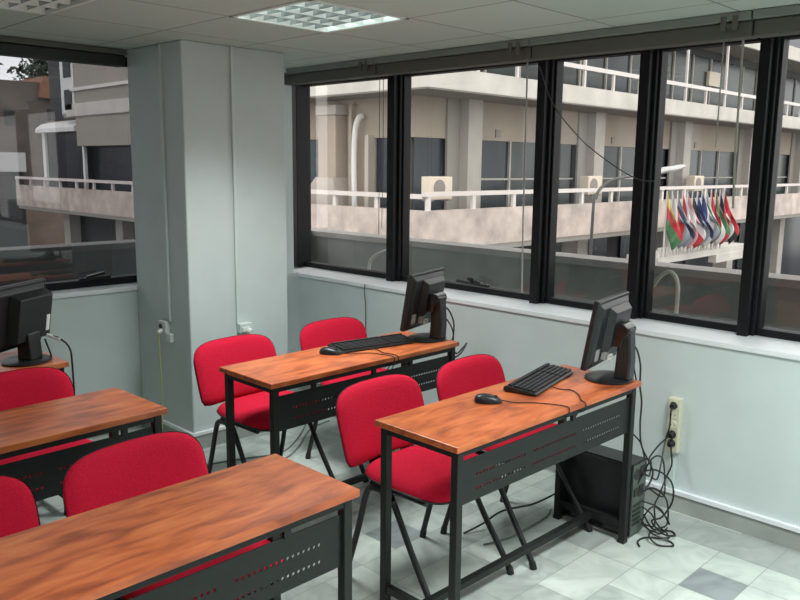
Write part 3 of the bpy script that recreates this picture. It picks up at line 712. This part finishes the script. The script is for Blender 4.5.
for z in (3.35, 4.4, 5.4): bpart('strip_window', MB().box(FX, FX+.04, 26.55, 27.1, z, z+.65), M['recess'])
# piers every 5.25 m on the front
for k in range(8):
    x = 13.67+5.24*k
    bpart('pier', MB().box(x, x+.48, WY-.30, WY, 0, 3.12), M['pier'])
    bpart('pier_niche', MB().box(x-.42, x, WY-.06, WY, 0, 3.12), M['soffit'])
    # windows between piers
    a, b = x+.55, x+4.72
    for q in range(3):
        x0, x1 = a+q*(b-a)/3, a+(q+1)*(b-a)/3
        w_ = bpart('facade_window', MB().box(x0+.02, x1-.02, WY+.06, WY+.10, .0, 2.24), M['fglass2'] if (k+q) % 3 else M['fglass'])
        MB().box(x0-.025, x0+.03, WY, WY+.08, 0, 2.24).box(x0, x1, WY, WY+.08, 1.33, 1.37).build('window_frame', M['pier'], w_)
    bpart('wall_vent', MB().box(x+1.33, x+1.50, WY-.03, WY, 2.32, 2.50), M['acd'])
    # upper floor
    for q in range(4):
        x0, x1 = x-.4+q*1.31, x-.4+(q+1)*1.31
        w_ = bpart('facade_window', MB().box(x0, x1, WY+.05, WY+.1, 3.45, 5.2), M['fglass2'] if (k*3+q) % 4 else M['fglass'])
        MB().box(x0-.03, x0+.03, WY, WY+.06, 3.45, 5.2).box(x0, x1, WY, WY+.06, 4.25, 4.29).build('window_frame', M['pier'], w_)
    if k % 2 == 0: bpart('cream_panel', MB().box(x+2.0, x+2.9, WY-.05, WY+.05, 4.35, 4.8), M['ac'])
bpart('facade_window', MB().box(WX+.1, 13.25, WY+.06, WY+.1, 0, 2.24), M['fglass'])
bpart('facade_window', MB().box(WX+.05, WX+.1, 12.1, 12.95, 0, 2.24), M['fglass'])
bpart('facade_window', MB().box(WX+.05, WX+.1, 14.9, 15.8, 0, 2.24), M['fglass'])
bpart('side_wall', MB().box(WX, WX+.2, 15.8, 17.5, 0, 2.24), M['cream'])
bpart('upper_parapet_windows', MB().box(FX+1, XE, FY+.9, FY+.95, 5.9, 8.2), M['fglass'])
bpart('awning', MB().prism([(FX+.0, 2.66), (FX+.0, 2.80), (FX+.25, 2.98), (FX+.9, 3.10), (FX+.9, 2.66)], 'y', 26.5, 29.75), M['awn'])
w_ = bpart('facade_window', MB().box(FX+.30, FX+.34, 26.4, 29.7, .5, 2.66), M['fglass'])
MB().box(FX+.22, FX+.34, 29.5, 29.75, .5, 2.66).box(FX+.25, FX+.34, 26.35, 26.5, .5, 2.2).build('window_frame', M['awn'], w_)
bpart('facade_window', MB().box(FX+.55, FX+.6, 17.5, 26.4, .0, 2.17), M['fglass'])
# ground floors below
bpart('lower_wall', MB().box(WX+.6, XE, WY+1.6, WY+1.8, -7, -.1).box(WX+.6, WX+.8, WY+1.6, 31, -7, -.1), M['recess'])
for k in range(9):
    x = 13.4+4.9*k
    bpart('lower_pier', MB().box(x, x+.5, FY+.9, FY+1.4, -7, -.1), M['pier'])
    w_ = bpart('shop_window', MB().box(x+.6, x+4.6, WY+1.5, WY+1.55, -4.2, -.4), M['fglass'])
for k in range(5): bpart('lower_pier', MB().box(FX+.9, FX+1.3, 12.6+4.2*k, 13.1+4.2*k, -7, -.1), M['pier'])
# railings
bpart('balcony_rail', MB().box(FX-.02, XE, FY, FY+.10, 1.05, 1.14).box(FX-.02, FX+.10, FY+.10, 32, 1.0, 1.09), M['railstone'])
bpart('balcony_rail', MB().box(FX-.02, XE, FY+.02, FY+.09, 3.93, 4.03).box(FX-.02, FX+.08, FY+.1, 26.6, 3.93, 4.03), M['rail'])
for k in range(24): bpart('rail_post', MB().box(FX+.06+1.385*k, FX+.06+1.385*k+.10, FY+.02, FY+.09, .77, 1.06), M['rail'])
for k in range(26):
    x = FX+.18+1.33*k; tall = k % 3 in (1, 2) if k < 3 else k % 3 in (1,)
    bpart('rail_post', MB().box(x, x+.065, FY+.03, FY+.09, 3.53, 5.46 if (k in (1, 2, 4, 8, 10, 13, 16)) else 3.95), M['rail'])
for k in range(16): bpart('rail_post', MB().box(FX+.02, FX+.09, 11.95+1.33*k, 12.05+1.33*k, .77, 1.01), M['rail'])

# things on its balconies
def aircon(loc, rz, lab):
    t = thing('air_conditioner', lab, 'air conditioner', loc, rz, 'air conditioners on the balcony across the court')
    MB().box(-.33, .33, -.14, .14, .03, .50).build('casing', M['ac'], t, bevel=.02)
    MB().tube([(-.08, -.141, .27), (-.08, -.155, .27)], .17, 24).build('fan_grille', M['acd'], t)
    MB().box(-.3, -.22, -.13, .13, 0, .03).box(.22, .3, -.13, .13, 0, .03).build('foot', M['acd'], t)
    for o in (): pass
    return t
aircon((12.27, FY+.54, .93), 0, 'cream air conditioner on the balcony behind the glass left of the middle monitor')
aircon((18.2, FY+.54, .93), 0, 'cream air conditioner on the balcony left of the street lamp head')
aircon((24.3, FY+.54, .93), 0, 'cream air conditioner on the balcony above the flags')
t = thing('ventilation_duct', 'beige vertical duct on the side of the office building', 'duct', (12.045, 14.17, 0))
MB().box(-.16, .2, -.31, .31, 1.35, 2.75).build('riser', M['duct'], t, bevel=.02)
MB().box(-.20, .2, -.36, .36, 2.75, 2.98).build('hood', M['duct2'], t, bevel=.03)
MB().prism([(-.31, 1.36), (.31, 1.36), (.75, .95), (.75, .55), (-.4, .55), (-.4, .95)], 'x', -.24, .2).build('flare', M['duct2'], t)
t = tag(MB().tube(catmull([(12.18, 13.28, 2.72), (12.08, 13.30, 2.66), (12.04, 13.36, 2.40), (12.04, 13.40, 1.8), (12.04, 13.38, .6)], 6), .065, 12).build('drain_pipe', M['awn'], smooth=True), 'white pipe running down beside the beige duct', 'pipe')
tag(MB().box(12.10, 12.25, 13.56, 13.66, .2, 3.0).build('downpipe', M['duct']), 'beige square downpipe between the duct and the white pipe', 'pipe')
tag(MB().box(12.08, 12.25, 12.98, 13.10, .0, 2.3).build('downpipe', M['duct2']), 'pale square downpipe right of the white pipe', 'pipe')

# entrance canopy with railing and flags
t = thing('entrance_canopy', 'white entrance canopy carrying a row of flags', 'canopy', (20.5, 9.4, -.66))
MB().box(-2.5, 3.0, -.4, .45, .0, .17).build('canopy_slab', M['slab'], t)
MB().box(.8, 2.6, -.42, -.2, -.22, .0).build('fascia', M['slab'], t)
rl = MB().box(-2.45, 1.2, -.36, -.32, .34, .39)
for k in range(19): rl.box(-2.45+k*.2, -2.42+k*.2, -.355, -.325, .17, .36)
rl.build('railing', M['fpole'], t)
FL = [('yellow', 'red', 'green'), ('white', 'red', 'grey'), ('grey', 'navy', 'grey'), ('red', 'white', 'pink'), ('pink', 'white', 'red'), ('black', 'navy', 'grey'), ('blue', 'navy', 'white'), ('blue', 'white', 'grey'),
      ('white', 'green', 'brown'), ('red', 'red', 'white'), ('brown', 'green', 'red'), ('navy', 'red', 'white'), ('red', 'red', 'black')]
FN = ['yellow, red and green flag, leftmost of the row', 'white and red flag second from the left', 'grey and navy flag third from the left', 'red and white flag fourth from the left', 'pink and white flag fifth from the left',
      'black and navy flag sixth in the row', 'blue flag in the middle of the row', 'blue and white flag eighth in the row', 'white and green flag fifth from the right', 'red flag fourth from the right', 'brown and green flag third from the right', 'navy and red flag second from the right', 'bright red flag at the right end of the row']
for k, (cs, nm) in enumerate(zip(FL, FN)):
    x = 18.12+.275*k
    t = thing('flagpole', nm+' on the canopy', 'flag', (x, 8.95, -.49), math.radians(-58), 'flags on the entrance canopy')
    MB().tube([(0, 0, 0), (0, 0, 1.60)], [.022, .014], 8).build('pole', M['fpole'], t, smooth=True)
    fb = MB(); nu, nv = 10, 9; drop = 1.12+.2*random.random(); wd = .40+.10*random.random(); ph = random.random()*6
    grid = []
    for i in range(nu+1):
        u = i/nu; row = []
        for j in range(nv+1):
            v = j/nv; sag = u*.70
            row.append(fb.bm.verts.new((.02+wd*u*(.28+.72*math.sin(PI*min(1, .08+v*.85))), .07*math.sin(u*11+ph)*(.4+v*.6), 1.54-v*drop*.72-sag*(1-.25*v))))
        grid.append(row)
    for i in range(nu):
        for j in range(nv):
            f = fb.bm.faces.new((grid[i][j], grid[i+1][j], grid[i+1][j+1], grid[i][j+1])); f.material_index = min(2, int((i+.5)/nu*3)) if k % 2 else min(2, int((j+.5)/nv*3))
    o = fb.build('flag', [FLAGC[c] for c in cs], t, smooth=True)
    md = o.modifiers.new('solid', 'SOLIDIFY'); md.thickness = .004
# street lamp
t = thing('street_lamp', 'street lamp with curved arm and pale head in front of the office building', 'street lamp', (12.42, 7.5, -7))
MB().tube(catmull([(-.05, 0, 0), (-.03, 0, 4), (0, 0, 7.80), (.07, 0, 8.10), (.20, 0, 8.27), (.55, 0, 8.41), (1.05, 0, 8.48), (2.1, 0, 8.535), (2.4, 0, 8.56)], 6), .028, 10).build('pole', M['pole'], t, smooth=True)
MB().tube(catmull([(2.2, 0, 8.53), (2.5, 0, 8.60), (2.9, 0, 8.63), (3.2, 0, 8.67), (3.45, 0, 8.70)], 5), [.03, .05, .07, .085, .095, .10, .105, .11, .11, .11, .11, .11, .105, .10, .095, .09, .085, .08, .07, .05, .02], 12, rx=.6).build('lamp_head', M['lampm'], t, smooth=True)

# hillside, house and trees far left
hb = MB(); n = 18; gv = []
for i in range(n+1):
    row = []
    for j in range(n+1):
        x, y = -10+44*i/n, 48+40*j/n
        h = 5.6*min(1, max(0, (j/n)*2.3))+.7*math.sin(i*.9+j*.5)+.4*math.sin(i*2.1)
        row.append(hb.bm.verts.new((x, y, -7+h*2.0)))
    gv.append(row)
for i in range(n):
    for j in range(n): hb.bm.faces.new((gv[i][j], gv[i+1][j], gv[i+1][j+1], gv[i][j+1]))
struct(hb.build('hill', M['hill'], smooth=True), 'brown hillside beyond the back window', 'hill')
t = thing('house', 'brown house with terracotta roof on the slope seen through the back window', 'house', (23.0, 58, -2))
MB().box(-9, .6, -2, 6, -5, 8.9).build('house_wall', mat('brown_wall', (.15, .12, .105), .9, var=.35, scale=.5), t)
MB().prism([(-1.3, 7.9), (.9, 7.8), (.85, 8.8), (.3, 9.25), (-1.0, 9.3)], 'y', -2.4, 6.4).build('roof', M['roof'], t)
MB().box(-.7, -.1, -2.06, -2, 6.4, 7.2).box(-3.5, -2.9, -2.06, -2, 6.0, 7.0).build('window', M['recess'], t)
t = thing('shed', 'small pale shed below the hillside at the left edge', 'building', (14.6, 47, -7))
MB().box(-3.0, 1.9, -1.8, 2, 0, 8.1).build('shed_wall', M['recess'], t); MB().box(-3.2, 2.0, -2, 2.2, 8.1, 9.12).build('roof', M['awn'], t)
def tree(loc, h, r, lab, seed):
    rnd = random.Random(seed)
    t = thing('tree', lab, 'tree', loc, 0, 'trees on the hillside')
    MB().tube(catmull([(0, 0, 0), (.1, 0, h*.35), (-.1, .1, h*.7), (.05, 0, h*.95)], 4), [.22]*5+[.15]*5+[.08]*3, 8).build('trunk', M['bark'], t, smooth=True)
    lb = MB()
    for i in range(420):
        a, b_ = rnd.random()*2*PI, rnd.uniform(-1, 1); q = rnd.random()**.4*r
        clump = rnd.randint(0, 5); ox, oz = math.cos(clump*1.1)*r*.5, math.sin(clump*1.9)*r*.25
        c = Vector((ox+q*.6*math.cos(a)*math.sqrt(1-b_*b_), q*.6*math.sin(a), h*.8+oz+q*.42*b_))
        s_ = rnd.uniform(.18, .40); d1 = Vector((rnd.uniform(-1, 1), rnd.uniform(-1, 1), rnd.uniform(-1, 1))).normalized()*s_; d2 = d1.orthogonal().normalized()*s_*.6
        lb.bm.faces.new([lb.bm.verts.new(c+v) for v in (d1, d2, -d1, -d2)])
    lb.build('foliage', M['leaf'], t)
for i, (x, y, z, h, r, lab) in enumerate([(21.6, 69, 4.0, 6.5, 2.2, 'dark tree above the house roof, left one'), (27.0, 69, 4.0, 6.4, 2.2, 'dark tree above the house roof, right one'), (18.4, 68, 3.5, 5.6, 1.8, 'low dark tree at the left edge of the photo')]):
    tree((x, y, z), h, r, lab, i+3)

# ------------------------------------------------------------------ light
wd = bpy.data.worlds.new('overcast'); S.world = wd; wd.use_nodes = True
bg = wd.node_tree.nodes['Background']; bg.inputs['Color'].default_value = (1.0, .985, .96, 1); bg.inputs['Strength'].default_value = 2.1
def area(name, loc, rot, sx, sy, power, col):
    l = bpy.data.lights.new(name, 'AREA'); l.shape = 'RECTANGLE'; l.size = sx; l.size_y = sy; l.energy = power; l.color = col; l.spread = math.radians(120)
    o = bpy.data.objects.new(name, l); o.location = loc; o.rotation_euler = rot; COL.objects.link(o); return o
for x, y, p in ((2.37, .55, 26), (2.37, -1.2, 20), (.3, .55, 16), (.3, -1.2, 14), (2.37, 2.872, 14)):
    area('ceiling_lamp_light', (x, y, ZC-.02), (0, 0, 0), .52, .52, p*1.25, (.93, 1.0, .975))

# ------------------------------------------------------------------ camera
cam = bpy.data.cameras.new('camera'); co = bpy.data.objects.new('camera', cam); COL.objects.link(co)
Rt = Vector((0.7045018, -0.7096239, 0.0105359)); Up = Vector((0.1114282, 0.1252609, 0.9858466)); Fw = Vector((0.7009001, 0.6933567, -0.1673187))
mw = Matrix((Rt, Up, -Fw)).transposed().to_4x4(); mw.translation = Vector((0, 0, 1.64394)); co.matrix_world = mw
cam.sensor_width = 36; cam.sensor_fit = 'HORIZONTAL'; cam.lens = 36*791.97/800; cam.clip_start = .05; cam.clip_end = 500
S.camera = co
S.view_settings.view_transform = 'Standard'; S.view_settings.look = 'None'; S.view_settings.exposure = 0.1; S.view_settings.gamma = 1; S.view_settings.use_curve_mapping = False
try: S.cycles.use_denoising = True
except Exception: pass
